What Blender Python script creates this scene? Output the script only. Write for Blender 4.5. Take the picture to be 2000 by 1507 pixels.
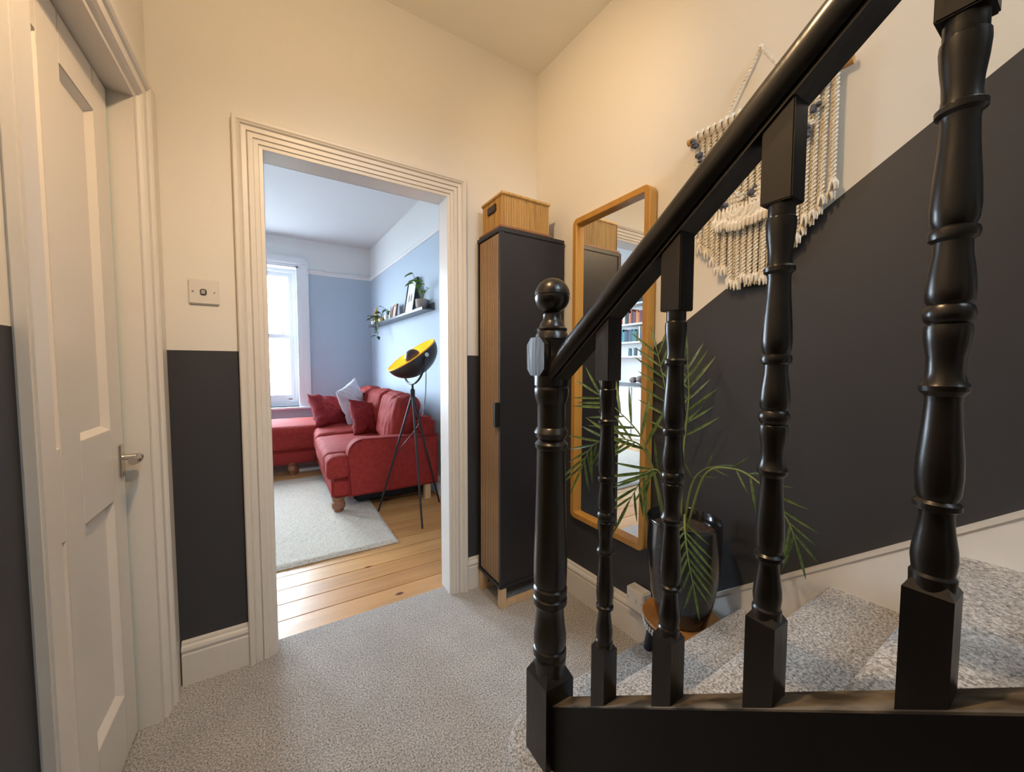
import bpy, bmesh, math, random
from mathutils import Vector, Matrix, noise
random.seed(7)
for o in list(bpy.data.objects): bpy.data.objects.remove(o, do_unlink=True)
S = bpy.context.scene
C = S.collection
R = math.radians
H = 1.14

# ------------------------------------------------------------------ camera
cam = bpy.data.cameras.new('camera'); camo = bpy.data.objects.new('camera', cam); C.objects.link(camo)
cam.sensor_fit = 'HORIZONTAL'; cam.sensor_width = 36; cam.lens = 735.6/2000*36; cam.clip_start = .01
yaw, pit, rol = R(31.757), R(2.9525), R(-.0944)
f0 = Vector((math.sin(yaw), math.cos(yaw), 0)); r0 = Vector((math.cos(yaw), -math.sin(yaw), 0)); d0 = Vector((0, 0, -1))
f2 = math.cos(pit)*f0 + math.sin(pit)*d0; d2 = -math.sin(pit)*f0 + math.cos(pit)*d0
r3 = math.cos(rol)*r0 + math.sin(rol)*d2; d3 = -math.sin(rol)*r0 + math.cos(rol)*d2
m = Matrix.Identity(4)
for i in range(3): m[i][0] = r3[i]; m[i][1] = -d3[i]; m[i][2] = -f2[i]
m.translation = (0, 0, H); camo.matrix_world = m
S.camera = camo
# ------------------------------------------------------------------ sky and exposure
W = bpy.data.worlds.new('sky'); S.world = W; W.use_nodes = True
bg = W.node_tree.nodes['Background']; bg.inputs[0].default_value = (.72, .86, 1, 1); bg.inputs[1].default_value = 46.0
S.view_settings.view_transform = 'Standard'; S.view_settings.look = 'None'
S.view_settings.exposure = 0; S.view_settings.gamma = 1; S.view_settings.use_curve_mapping = False
def lamp(name, kind, loc, energy, col, rot=(0,0,0), **kw):
    l = bpy.data.lights.new(name, kind); l.energy = energy; l.color = col
    for k, v in kw.items(): setattr(l, k, v)
    o = bpy.data.objects.new(name, l); C.objects.link(o); o.location = loc; o.rotation_euler = rot
    return o
def portal(name, loc, rot, sx, sy):
    o = lamp(name, 'AREA', loc, 1, (1,1,1), rot, shape='RECTANGLE', size=sx, size_y=sy)
    o.data.cycles.is_portal = True
portal('window_portal', (-.29, 5.62, 1.5), (R(-90), 0, 0), 1.0, 1.65)
portal('window_portal', (-1.6, 5.62, 1.5), (R(-90), 0, 0), .8, 1.65)
portal('added_window_portal', (.875, -2.04, 3.8), (R(90), 0, 0), .7, 1.35)  # portal of the added window above the stairs

# ------------------------------------------------------------------ materials
def mat(name, col, rough=.5, metal=0, col2=None, scale=20, detail=4, bump=0, bscale=None, stretch=None, coat=0, sheen=0, ramp=(.35,.65), spec=.5):
    M_ = bpy.data.materials.new(name); M_.use_nodes = True
    nt = M_.node_tree; n = nt.nodes; b = n['Principled BSDF']
    b.inputs['Base Color'].default_value = (*col, 1); b.inputs['Roughness'].default_value = rough; b.inputs['Metallic'].default_value = metal
    b.inputs['Coat Weight'].default_value = coat; b.inputs['Sheen Weight'].default_value = sheen; b.inputs['Specular IOR Level'].default_value = spec
    tc = n.new('ShaderNodeTexCoord'); mp = n.new('ShaderNodeMapping'); nt.links.new(tc.outputs['Object'], mp.inputs[0])
    if stretch: mp.inputs['Scale'].default_value = stretch
    def nz(sc, det):
        t = n.new('ShaderNodeTexNoise'); t.inputs['Scale'].default_value = sc; t.inputs['Detail'].default_value = det
        nt.links.new(mp.outputs[0], t.inputs['Vector']); return t
    if col2:
        t = nz(scale, detail); r = n.new('ShaderNodeValToRGB')
        r.color_ramp.elements[0].position = ramp[0]; r.color_ramp.elements[1].position = ramp[1]
        r.color_ramp.elements[0].color = (*col, 1); r.color_ramp.elements[1].color = (*col2, 1)
        nt.links.new(t.outputs[0], r.inputs[0]); nt.links.new(r.outputs[0], b.inputs['Base Color'])
    if bump:
        t = nz(bscale or scale, 3); bp = n.new('ShaderNodeBump'); bp.inputs['Strength'].default_value = bump; bp.inputs['Distance'].default_value = .004
        nt.links.new(t.outputs[0], bp.inputs['Height']); nt.links.new(bp.outputs[0], b.inputs['Normal'])
    return M_
def emit(name, col, s):
    M_ = mat(name, col); b = M_.node_tree.nodes['Principled BSDF']
    b.inputs['Emission Color'].default_value = (*col, 1); b.inputs['Emission Strength'].default_value = s; return M_
def glassmat():
    M_ = bpy.data.materials.new('pane_glass'); M_.use_nodes = True; nt = M_.node_tree; n = nt.nodes
    n.remove(n['Principled BSDF']); t = n.new('ShaderNodeBsdfTransparent'); g = n.new('ShaderNodeBsdfGlossy'); g.inputs['Roughness'].default_value = .02
    x = n.new('ShaderNodeMixShader'); x.inputs[0].default_value = .05
    nt.links.new(t.outputs[0], x.inputs[1]); nt.links.new(g.outputs[0], x.inputs[2]); nt.links.new(x.outputs[0], n['Material Output'].inputs[0]); return M_
PL = mat('white_wall_paint', (.78,.75,.69), .7, bump=.08, bscale=60)
DK = mat('charcoal_wall_paint', (.046,.047,.053), .5, bump=.06, bscale=60, spec=.35)
BLW = mat('pale_grey_blue_paint', (.47,.555,.65), .75, bump=.06, bscale=50)
LW = mat('cool_white_paint', (.80,.80,.79), .75)
CE = mat('ceiling_paint', (.88,.85,.76), .8)
GL_W = mat('white_gloss_woodwork', (.74,.70,.64), .38, bump=.35, bscale=28, stretch=(1,1,.25))
DOORM = mat('white_door_paint', (.76,.71,.64), .36, bump=.15, bscale=22, stretch=(1,1,.3))
SASH = mat('white_sash_paint', (.78,.80,.82), .4)
BLK = mat('black_gloss_wood', (.007,.006,.0055), .3, col2=(.013,.010,.008), scale=14, bump=.25, bscale=40, stretch=(1,1,.2), spec=.5)
STR = mat('black_satin_panel', (.0035,.0029,.0026), .6, bump=.1, bscale=30, spec=.22)
CAPM = mat('dusty_bare_wood', (.035,.026,.018), .6, col2=(.17,.14,.105), scale=32, stretch=(1,.4,.4), ramp=(.38,.55))
WST = mat('grey_white_stringer_paint', (.82,.81,.79), .5, col2=(.88,.86,.83), scale=8)
OAK = mat('honey_bamboo', (.44,.215,.035), .42, col2=(.55,.285,.06), scale=14, stretch=(1,1,.12), bump=.08, bscale=60)
SLAT = mat('light_oak_slat', (.50,.34,.20), .5, col2=(.68,.49,.31), scale=40, stretch=(1,1,.06), bump=.1)
CABM = mat('charcoal_cabinet_laminate', (.016,.016,.020), .42)
LEGW = mat('pale_pine', (.62,.42,.24), .5, col2=(.7,.5,.3), scale=25, stretch=(1,1,.2))
BAMB = mat('basket_bamboo', (.44,.25,.07), .5, col2=(.62,.39,.13), scale=90, stretch=(1,1,.06), bump=.2)
TRAY = mat('basket_base_wood', (.25,.115,.045), .5)
LEA = mat('dark_leather', (.035,.015,.014), .4)
MIRR = mat('mirror_glass', (.93,.95,.95), .005, 1)
PLAS = mat('white_plastic', (.72,.69,.64), .35)
GREYP = mat('grey_plastic', (.38,.36,.34), .4)
CHR = mat('aged_chrome', (.62,.58,.54), .22, 1)
TEAL = mat('pale_teal_gap_light', (.42,.66,.68), .4)  # colour imitates the bluish line of light at the door gap
POTM = mat('black_glazed_ceramic', (.010,.010,.012), .16, coat=.4)
SOIL = mat('potting_soil', (.03,.018,.01), .9, col2=(.07,.045,.03), scale=90)
LEAF = mat('palm_leaf', (.040,.085,.016), .42, col2=(.10,.155,.035), scale=9)
STEM = mat('palm_stem', (.16,.20,.05), .5)
STOOLW = mat('carved_mango_wood', (.28,.11,.025), .4, col2=(.42,.19,.05), scale=18, stretch=(1,.2,1), bump=.1)
ZIGW = mat('carved_white_edge', (.62,.60,.58), .6)
NAVY = mat('navy_black_leg', (.012,.014,.024), .4)
ROPE = mat('cream_cotton_cord', (.80,.73,.60), .85, col2=(.90,.84,.73), scale=120, bump=.3)
ROPEG = mat('grey_cotton_knot', (.10,.10,.12), .9, bump=.5, bscale=200)
DOWEL = mat('wooden_dowel', (.55,.30,.10), .5)
RED = mat('brick_red_sofa_fabric', (.24,.022,.017), .8, col2=(.30,.030,.023), scale=35, bump=.35, bscale=300, spec=.2)
RED2 = mat('deep_red_cushion_fabric', (.19,.014,.017), .75, col2=(.25,.021,.023), scale=30, bump=.35, bscale=260, spec=.2)
LIL = mat('pale_lilac_cushion_fabric', (.60,.56,.60), .8, bump=.4, bscale=220)
FOOT = mat('turned_brown_wood', (.20,.075,.035), .45, col2=(.27,.11,.05), scale=30)
MET = mat('black_metal', (.012,.012,.014), .4)
SHOUT = mat('black_brown_shade', (.022,.013,.012), .38)
GOLD = mat('gold_leaf_lining', (.95,.50,.045), .38, .35)
RUG = mat('cream_shag_rug', (.29,.245,.185), .95, col2=(.60,.545,.455), scale=130, detail=6, bump=1, bscale=110, ramp=(.2,.55))
LEDGE = mat('dark_picture_ledge', (.05,.055,.07), .3)
PAPER = mat('white_print_paper', (.78,.79,.80), .6)
INK = mat('black_ink', (.02,.02,.022), .6)
FRB = mat('black_frame_wood', (.015,.015,.018), .4)
FRW = mat('rose_wood_frame', (.35,.17,.10), .5)
CLAY = mat('two_tone_clay', (.42,.35,.30), .7)
WPOT = mat('white_glazed_pot', (.78,.78,.78), .3)
CANDLE = mat('amber_candle_wax', (.75,.38,.06), .4)
BRASS = mat('brass_holder', (.7,.5,.22), .3, .9)
IVY = mat('dark_ivy_leaf', (.03,.10,.035), .5)
IVY2 = mat('fresh_green_leaf', (.10,.28,.04), .45)
GLASSM = glassmat()
SHELFW = mat('white_bookcase_paint', (.78,.78,.77), .5)
STONE = mat('brown_stone', (.16,.12,.10), .8)
HEDGE = mat('pale_garden_hedge', (.10,.17,.06), .8, col2=(.2,.28,.12), scale=20)
def carpet():
    M_ = mat('speckled_grey_carpet', (.3,.3,.3), .95, sheen=.2); nt = M_.node_tree; n = nt.nodes; b = n['Principled BSDF']
    tc = n.new('ShaderNodeTexCoord')
    def nz(s, d):
        t = n.new('ShaderNodeTexNoise'); t.inputs['Scale'].default_value = s; t.inputs['Detail'].default_value = d; t.inputs['Roughness'].default_value = .7
        nt.links.new(tc.outputs['Object'], t.inputs[0]); return t
    t = nz(190, 4); r = n.new('ShaderNodeValToRGB'); e = r.color_ramp.elements
    e[0].position = .36; e[0].color = (.125,.115,.107,1); e[1].position = .63; e[1].color = (.86,.83,.79,1)
    x = e.new(.46); x.color = (.42,.40,.375,1); x = e.new(.54); x.color = (.60,.57,.54,1)
    nt.links.new(t.outputs[0], r.inputs[0])
    t2 = nz(5, 3); r2 = n.new('ShaderNodeValToRGB'); r2.color_ramp.elements[0].position = .3; r2.color_ramp.elements[1].position = .7
    r2.color_ramp.elements[0].color = (.82,.82,.82,1); r2.color_ramp.elements[1].color = (1,1,1,1); nt.links.new(t2.outputs[0], r2.inputs[0])
    mx = n.new('ShaderNodeMix'); mx.data_type = 'RGBA'; mx.blend_type = 'MULTIPLY'; mx.inputs[0].default_value = 1
    nt.links.new(r.outputs[0], mx.inputs[6]); nt.links.new(r2.outputs[0], mx.inputs[7]); nt.links.new(mx.outputs[2], b.inputs['Base Color'])
    bp = n.new('ShaderNodeBump'); bp.inputs['Strength'].default_value = .9; bp.inputs['Distance'].default_value = .006
    nt.links.new(t.outputs[0], bp.inputs['Height']); nt.links.new(bp.outputs[0], b.inputs['Normal']); return M_
CAR = carpet()
def plank_mat(k, base):
    M_ = mat('pine_floorboard_%d' % k, base, .34, col2=tuple(c*.72 for c in base), scale=16, detail=6, stretch=(.10,1,1), bump=.08, bscale=40, ramp=(.4,.75), coat=.1)
    nt = M_.node_tree; n = nt.nodes; b = n['Principled BSDF']; src = b.inputs['Base Color'].links[0].from_socket
    tc = n.new('ShaderNodeTexCoord'); v = n.new('ShaderNodeTexVoronoi'); v.inputs['Scale'].default_value = 5.0
    mp = n.new('ShaderNodeMapping'); mp.inputs['Scale'].default_value = (.55,1,1); mp.inputs['Location'].default_value = (k*.7,k*.3,0)
    nt.links.new(tc.outputs['Object'], mp.inputs[0]); nt.links.new(mp.outputs[0], v.inputs[0])
    r = n.new('ShaderNodeValToRGB'); r.color_ramp.elements[0].position = .035; r.color_ramp.elements[0].color = (.16,.055,.015,1)
    r.color_ramp.elements[1].position = .075; r.color_ramp.elements[1].color = (1,1,1,1); nt.links.new(v.outputs['Distance'], r.inputs[0])
    mx = n.new('ShaderNodeMix'); mx.data_type = 'RGBA'; mx.blend_type = 'MULTIPLY'; mx.inputs[0].default_value = 1
    nt.links.new(src, mx.inputs[6]); nt.links.new(r.outputs[0], mx.inputs[7]); nt.links.new(mx.outputs[2], b.inputs['Base Color']); return M_
PLK = [plank_mat(0, (.62,.34,.13)), plank_mat(1, (.68,.39,.165)), plank_mat(2, (.56,.29,.105))]

# ------------------------------------------------------------------ mesh helpers
def box(bm, x0, x1, y0, y1, z0, z1, mi=0, bev=0):
    vs = [bm.verts.new(p) for p in ((x0,y0,z0),(x1,y0,z0),(x1,y1,z0),(x0,y1,z0),(x0,y0,z1),(x1,y0,z1),(x1,y1,z1),(x0,y1,z1))]
    fs = [bm.faces.new([vs[i] for i in q]) for q in ((0,3,2,1),(4,5,6,7),(0,1,5,4),(1,2,6,5),(2,3,7,6),(3,0,4,7))]
    for f in fs: f.material_index = mi
    if bev: bmesh.ops.bevel(bm, geom=list({e for f in fs for e in f.edges}), offset=bev, segments=2, affect='EDGES', clamp_overlap=True)
def prism(bm, poly, fn, a, b, mi=0):
    """poly of 2-D points; fn(u, v, w) -> 3-D; extruded between w=a and w=b"""
    A = [bm.verts.new(fn(u, v, a)) for u, v in poly]; B = [bm.verts.new(fn(u, v, b)) for u, v in poly]
    n = len(poly); fs = [bm.faces.new(A), bm.faces.new(list(reversed(B)))]
    for i in range(n): fs.append(bm.faces.new([A[(i+1) % n], A[i], B[i], B[(i+1) % n]]))
    for f in fs: f.material_index = mi
    return fs
def lathe(bm, prof, cx=0, cy=0, n=28, z0=0, mi=0):
    rings = []
    for z, r in prof:
        rings.append([bm.verts.new((cx+max(r,1e-5)*math.cos(2*math.pi*i/n), cy+max(r,1e-5)*math.sin(2*math.pi*i/n), z0+z)) for i in range(n)])
    for a, b in zip(rings, rings[1:]):
        for i in range(n): bm.faces.new([a[i], a[(i+1) % n], b[(i+1) % n], b[i]]).material_index = mi
    bm.faces.new(list(reversed(rings[0]))); bm.faces.new(rings[-1])
def tube(bm, pts, r, n=8, mi=0, cap=True):
    pts = [Vector(p) for p in pts]; rings = []; up = Vector((.13,.31,.94))
    for i, p in enumerate(pts):
        t = (pts[min(i+1,len(pts)-1)]-pts[max(i-1,0)]).normalized()
        a = t.cross(up)
        if a.length < 1e-3: a = t.cross(Vector((1,0,0)))
        a.normalize(); b = t.cross(a); rr = r[i] if isinstance(r, (list, tuple)) else r
        rings.append([bm.verts.new(p+rr*(math.cos(2*math.pi*k/n)*a+math.sin(2*math.pi*k/n)*b)) for k in range(n)])
    for a, b in zip(rings, rings[1:]):
        for i in range(n): bm.faces.new([a[i], a[(i+1) % n], b[(i+1) % n], b[i]]).material_index = mi
    if cap: bm.faces.new(list(reversed(rings[0]))); bm.faces.new(rings[-1])
def spline(pts, n=8):
    P = [Vector(p) for p in pts]; P = [2*P[0]-P[1]]+P+[2*P[-1]-P[-2]]; out = []
    for i in range(1, len(P)-2):
        for k in range(n):
            t = k/n; a, b, c, d = P[i-1:i+3]
            out.append(.5*((2*b)+(c-a)*t+(2*a-5*b+4*c-d)*t*t+(3*b-a-3*c+d)*t**3))
    return out+[P[-2]]
def rbox(bm, c, half, r, n=10, puff=0, wr=0, seed=0, rot=None, front=0):
    c = Vector(c); h = Vector(half); cache = {}
    def vert(p):
        k = tuple(round(x, 4) for x in p)
        if k in cache: return cache[k]
        q = Vector((p[0]*h.x, p[1]*h.y, p[2]*h.z)); rr = min(r, min(h)*.98)
        cl = Vector([max(-(h[i]-rr), min(h[i]-rr, q[i])) for i in range(3)]); d = q-cl
        v = cl+(d.normalized()*rr if d.length > 1e-6 else d)
        if puff and p[2] > 0: v.z += puff*(1-p[0]**2)*(1-p[1]**2)*p[2]
        if front: v.x += -front*(1-p[1]**2)*(1-p[2]**2)*(1 if p[0] < 0 else 0)
        if wr:
            w = noise.noise(Vector((v.x*7+seed, v.y*4, v.z*7)))+1.1*(.45-abs(noise.noise(Vector((v.x*8+seed, v.y*16, v.z*5))))*2)+.3*noise.noise(Vector((v.x*26+seed, v.y*20, v.z*24)))
            v += v.normalized()*wr*w
        if rot: v = rot @ v
        cache[k] = bm.verts.new(c+v); return cache[k]
    g = [2*i/n-1 for i in range(n+1)]
    # denser towards the edges
    g = [math.copysign(abs(x)**.75, x) for x in g]
    for ax in range(3):
        for s in (-1, 1):
            for i in range(n):
                for j in range(n):
                    q = []
                    for a, b in ((g[i],g[j]),(g[i+1],g[j]),(g[i+1],g[j+1]),(g[i],g[j+1])):
                        p = [0,0,0]; p[ax] = s; p[(ax+1) % 3] = a; p[(ax+2) % 3] = b; q.append(vert(p))
                    if s < 0: q.reverse()
                    bm.faces.new(q)
def pillow(bm, c, w, h, t, rot, n=34, seed=0, wr=.013):
    rows = {}
    for side in (1, -1):
        for i in range(n+1):
            for j in range(n+1):
                u = 2*i/n-1; v = 2*j/n-1; e = i in (0,n) or j in (0,n)
                if e and side < 0: rows[side,i,j] = rows[1,i,j]; continue
                z = side*t*max(0,(1-u*u)*(1-v*v))**.42
                x = u*w*(1-.09*(1-v*v)); y = v*h*(1-.09*(1-u*u))
                wv = noise.noise(Vector((u*2.2+seed, v*2.2, side*3.1)))+.9*(.5-abs(noise.noise(Vector((u*3.2+v*2.4+seed, v*1.6-u, side)))) *2.2)+.3*noise.noise(Vector((u*8+seed, v*8, side)))
                rows[side,i,j] = bm.verts.new(Vector(c)+rot @ Vector((x, y, z+(0 if e else wr*wv*side*1.4))))
        for i in range(n):
            for j in range(n):
                q = [rows[side,i,j], rows[side,i+1,j], rows[side,i+1,j+1], rows[side,i,j+1]]
                bm.faces.new(q if side > 0 else q[::-1])
def blob(bm, c, r, n=2, amp=.25, sc=3, seed=0, sz=(1,1,1)):
    k = bmesh.ops.create_icosphere(bm, subdivisions=n, radius=1)
    for v in k['verts']:
        d = v.co.normalized(); a = 1+amp*noise.noise(d*sc+Vector((seed,seed,0)))
        v.co = Vector(c)+Vector((d.x*sz[0],d.y*sz[1],d.z*sz[2]))*r*a
def obj(name, bm, mats, parent=None, smooth=False, ang=40):
    me = bpy.data.meshes.new(name); bmesh.ops.recalc_face_normals(bm, faces=bm.faces); bm.to_mesh(me); bm.free()
    for m_ in (mats if isinstance(mats, (list, tuple)) else [mats]): me.materials.append(m_)
    o = bpy.data.objects.new(name, me); C.objects.link(o)
    if smooth:
        me.shade_smooth()
        try: me.set_sharp_from_angle(angle=R(ang))
        except Exception: pass
    if parent: par(o, parent)
    return o
def par(o, p):
    o.parent = p; o.matrix_parent_inverse = p.matrix_basis.inverted() if p.parent is None else (p.parent.matrix_basis @ p.matrix_parent_inverse).inverted() @ Matrix.Identity(4)
    if p.parent is not None: o.matrix_parent_inverse = Matrix.Identity(4)
def tag(o, label, cat, group=None):
    o['label'] = label; o['category'] = cat
    if group: o['group'] = group
    return o
def thing(name, label, cat, loc, group=None):
    o = bpy.data.objects.new(name, None); C.objects.link(o); o.location = loc; o.empty_display_size = .05
    o.matrix_basis = Matrix.Translation(loc); return tag(o, label, cat, group)
def struct(name, bm, mats, label=None, smooth=False):
    o = obj(name, bm, mats, smooth=smooth); o['kind'] = 'structure'
    if label: o['label'] = label
    return o
B = bmesh.new

# ------------------------------------------------------------------ the hall shell
YA, YB = 1.725, 1.815           # wall with the living-room doorway
XLW = -.345                     # left wall
CZ = 2.70
def XR(y): return 1.225+.044*(1.75-y)       # right wall leans a little out of square
def XV(y): return 1.2+.045*(3.2-y)          # living-room right wall
OX0, OX1, OZ = -.03, .70, 1.945             # doorway
bm = B(); box(bm, -.6, 1.45, -1.95, 1.80, -.05, 0); struct('floor_hall', bm, CAR, 'speckled grey carpet on the hall floor')
bm = B()
for x0, x1 in ((-2.3, OX0-.0145), (OX1+.0145, 1.5)):
    box(bm, x0, x1, YA, YB, 0, 1.195, 1); box(bm, x0, x1, YA, YB, 1.195, OZ+.0145, 0)
box(bm, -2.3, 1.5, YA, YB, OZ+.0145, 2.9, 0)
struct('wall_back', bm, [PL, DK], 'cream hall wall with charcoal lower part around the doorway')
bm = B(); box(bm, -2.3, OX0-.0145, YB, YB+.01, 0, 2.3); box(bm, OX1+.0145, 1.5, YB, YB+.01, 0, 2.3); box(bm, -2.3, 1.5, YB, YB+.01, 2.3, 2.9); box(bm, OX0-.0145, OX1+.0145, YB, YB+.01, OZ+.0145, 2.3)
struct('wall_living_near', bm, BLW)
# right wall: charcoal below a line that climbs with the stairs
fr = lambda y, z, w: (XR(y)+w, y, z)
bm = B(); kz = 1.2+.675*(.998+1.95)
prism(bm, [(1.9,0),(1.9,1.2),(.998,1.2),(-1.95,kz),(-1.95,0)], fr, 0, .12, 1)
prism(bm, [(1.9,1.2),(1.9,4.9),(-1.95,4.9),(-1.95,kz),(.998,1.2)], fr, 0, .12, 0)
struct('wall_right', bm, [PL, DK], 'stair wall, cream above and charcoal below a rising diagonal')
DY0, DY1, DZ = .945, 1.57, 1.935            # left door opening
bm = B()
for z0, z1, mi in ((0,1.2,1),(1.2,DZ+.0115,0)): box(bm, XLW-.1, XLW, -1.95, DY0-.0115, z0, z1, mi); box(bm, XLW-.1, XLW, DY1+.0115, YA, z0, z1, mi)
box(bm, XLW-.1, XLW, -1.95, YA, DZ+.0115, 2.9, 0)
box(bm, XLW-.13, XLW-.115, .6, YA, 0, 2.3, 1)  # unseen closure added behind the door to keep sky light out
box(bm, XLW-.13, XLW-.1, DY1+.0115, YA, 0, 2.3, 1); box(bm, XLW-.13, XLW-.1, .6, DY0-.0115, 0, 2.3, 1); box(bm, XLW-.13, XLW-.1, .6, YA, DZ+.0115, 2.3, 1)
struct('wall_left', bm, [PL, DK], 'hall wall with the panelled door')
bm = B(); box(bm, -.45, .5, -2.05, -1.95, 0, 4.9); box(bm, 1.25, 1.6, -2.05, -1.95, 0, 4.9); box(bm, .5, 1.25, -2.05, -1.95, 0, 3.1); box(bm, .5, 1.25, -2.05, -1.95, 4.5, 4.9)
struct('wall_front', bm, PL)
# ceiling with an open stairwell, added unseen to bring daylight onto the steps
bm = B(); box(bm, -.45, 1.6, .15, YA, CZ, CZ+.1); box(bm, -.45, .42, -2.05, .15, CZ, CZ+.1); struct('ceiling', bm, CE)
bm = B(); box(bm, .36, .42, -1.95, .21, CZ+.1, 4.9); struct('wall_added_shaft_left', bm, PL)  # unseen shaft added over the stairs to carry daylight down
bm = B(); box(bm, .42, 1.6, .15, .21, CZ+.1, 4.9); struct('wall_added_shaft_back', bm, PL)
bm = B(); box(bm, .36, 1.6, -2.05, .21, 4.9, 5.0); struct('ceiling_added_shaft', bm, CE)
bm = B(); box(bm, -20, 20, 5.7, 45, -.5, -.4); struct('ground_skyblock_garden', bm, mat('pale_ground_block', (.26,.26,.26), .9))  # slab added outside to block sky light from below the horizon
bm = B(); box(bm, -20, 20, -45, -2.1, -.5, -.4); struct('ground_skyblock_street', bm, mat('grey_ground_block', (.2,.2,.21), .9))  # unseen slab, likewise added against upward sky light

def sweep_arch(bm, u0, u1, zt, prof, fn):
    """mitred architrave on a doorway u0..u1 high zt; prof = (outward, proud)"""
    rows = []
    for o, p in prof: rows.append([bm.verts.new(fn(*q, p)) for q in ((u0-o,0),(u0-o,zt+o),(u1+o,zt+o),(u1+o,0))])
    for a, b in zip(rows, rows[1:]):
        for i in range(3): bm.faces.new([a[i], a[i+1], b[i+1], b[i]])
PROF = [(0,.0045),(.0005,.006),(.012,.007),(.014,.013),(.028,.013),(.030,.019),(.045,.019),(.047,.013),(.050,.021),(.064,.022),(.068,.030),(.073,.026),(.078,.031),(.088,.031),(.092,.026),(.093,0)]
bm = B(); sweep_arch(bm, OX0, OX1, OZ, PROF, lambda u, z, p: (u, YA-p, z)); struct('trim_1', bm, GL_W, 'white moulded architrave around the living-room doorway')
bm = B(); sweep_arch(bm, OX0, OX1, OZ, PROF, lambda u, z, p: (u, YB+.01+p, z)); struct('trim_2', bm, GL_W)
bm = B(); box(bm, OX0-.015, OX0, YA-.004, YB+.012, 0, OZ+.015); box(bm, OX1, OX1+.015, YA-.004, YB+.012, 0, OZ+.015); box(bm, OX0-.015, OX1+.015, YA-.004, YB+.012, OZ, OZ+.015)
struct('trim_3', bm, mat('white_jamb_paint', (.78,.78,.77), .4), 'white door lining of the living-room doorway')
# left door surround: narrow near leg, head and far leg in the corner
bm = B()
box(bm, XLW, XLW+.022, DY0-.055, DY0, 0, DZ+.1, bev=.004)
hp = [(0,.0015),(.012,.004),(.016,.012),(.024,.008),(.030,.016),(.052,.018),(.056,.024),(.062,.020),(.07,.026),(.086,.026),(.092,.02),(.098,0)]
for (o, p), (o2, p2) in zip(hp, hp[1:]):
    bm.faces.new([bm.verts.new(q) for q in ((XLW+p, DY0-.05, DZ+o),(XLW+p, DY1+o, DZ+o),(XLW+p2, DY1+o2, DZ+o2),(XLW+p2, DY0-.05, DZ+o2))])
    bm.faces.new([bm.verts.new(q) for q in ((XLW+p, DY1+o, 0),(XLW+p, DY1+o, DZ+o),(XLW+p2, DY1+o2, DZ+o2),(XLW+p2, DY1+o2, 0))])
box(bm, XLW, XLW+.021, DY1+.094, YA-.0005, 0, DZ+.1, bev=.003)
struct('trim_4', bm, GL_W, 'white painted architrave around the left panelled door')
bm = B(); box(bm, XLW-.1, XLW+.001, DY1, DY1+.012, 0, DZ); box(bm, XLW-.1, XLW+.001, DY0-.012, DY0, 0, DZ); box(bm, XLW-.1, XLW+.001, DY0, DY1, DZ, DZ+.012)
struct('trim_5', bm, GL_W, 'white painted lining of the left door frame')
# skirting boards
SK = [(0,0),(.020,0),(.020,.112),(.014,.116),(.019,.122),(.022,.130),(.019,.140),(.012,.146),(.012,.153),(0,.158)]
def skirt(name, fn, a, b): bm = B(); prism(bm, SK, fn, a, b); return struct(name, bm, GL_W)
skirt('baseboard_back_left', lambda u, z, w: (w, YA-u, z), XLW+.026, OX0-.093)
skirt('baseboard_back_right', lambda u, z, w: (w, YA-u, z), OX1+.093, 1.225)
skirt('baseboard_right', lambda u, z, w: (XR(w)-u, w, z), .80, YA)
skirt('baseboard_left', lambda u, z, w: (XLW+u, w, z), -1.95, DY0-.055)
# window behind the viewer (added high over the stairs to daylight the treads)
def window(name, x0, x1, z0, z1, y, rail, sgn, label):
    """sash window in a wall at y; sgn = direction of the room along y"""
    bm = B(); fw = .06; t0, t1 = sorted((y, y-sgn*.08))
    box(bm, x0, x0+fw, t0, t1, z0, z1); box(bm, x1-fw, x1, t0, t1, z0, z1); box(bm, x0+fw, x1-fw, t0, t1, z1-fw, z1); box(bm, x0+fw, x1-fw, t0, t1, z0, z0+fw)
    o = struct(name, bm, SASH, label)
    ya = y-sgn*.03; yb = y-sgn*.06
    def sash(yy, za, zb, bot):
        s0, s1 = sorted((yy-.018, yy+.018)); bm = B(); w = .045
        box(bm, x0+fw, x0+fw+w, s0, s1, za, zb); box(bm, x1-fw-w, x1-fw, s0, s1, za, zb); box(bm, x0+fw+w, x1-fw-w, s0, s1, zb-.05, zb); box(bm, x0+fw+w, x1-fw-w, s0, s1, za, za+bot)
        par(obj('sash', bm, SASH), o)
        bm = B(); box(bm, x0+fw+w, x1-fw-w, yy-.003, yy+.003, za+bot, zb-.05); par(obj('pane', bm, GLASSM), o)
    sash(yb, rail-.03, z1-fw, .055); sash(ya, z0+fw, rail+.025, .085)
    return o
window('window_2', .5, 1.25, 3.1, 4.5, -1.95, 3.8, 1, 'added unseen sash window over the landing, daylight for the stairs')

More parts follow.
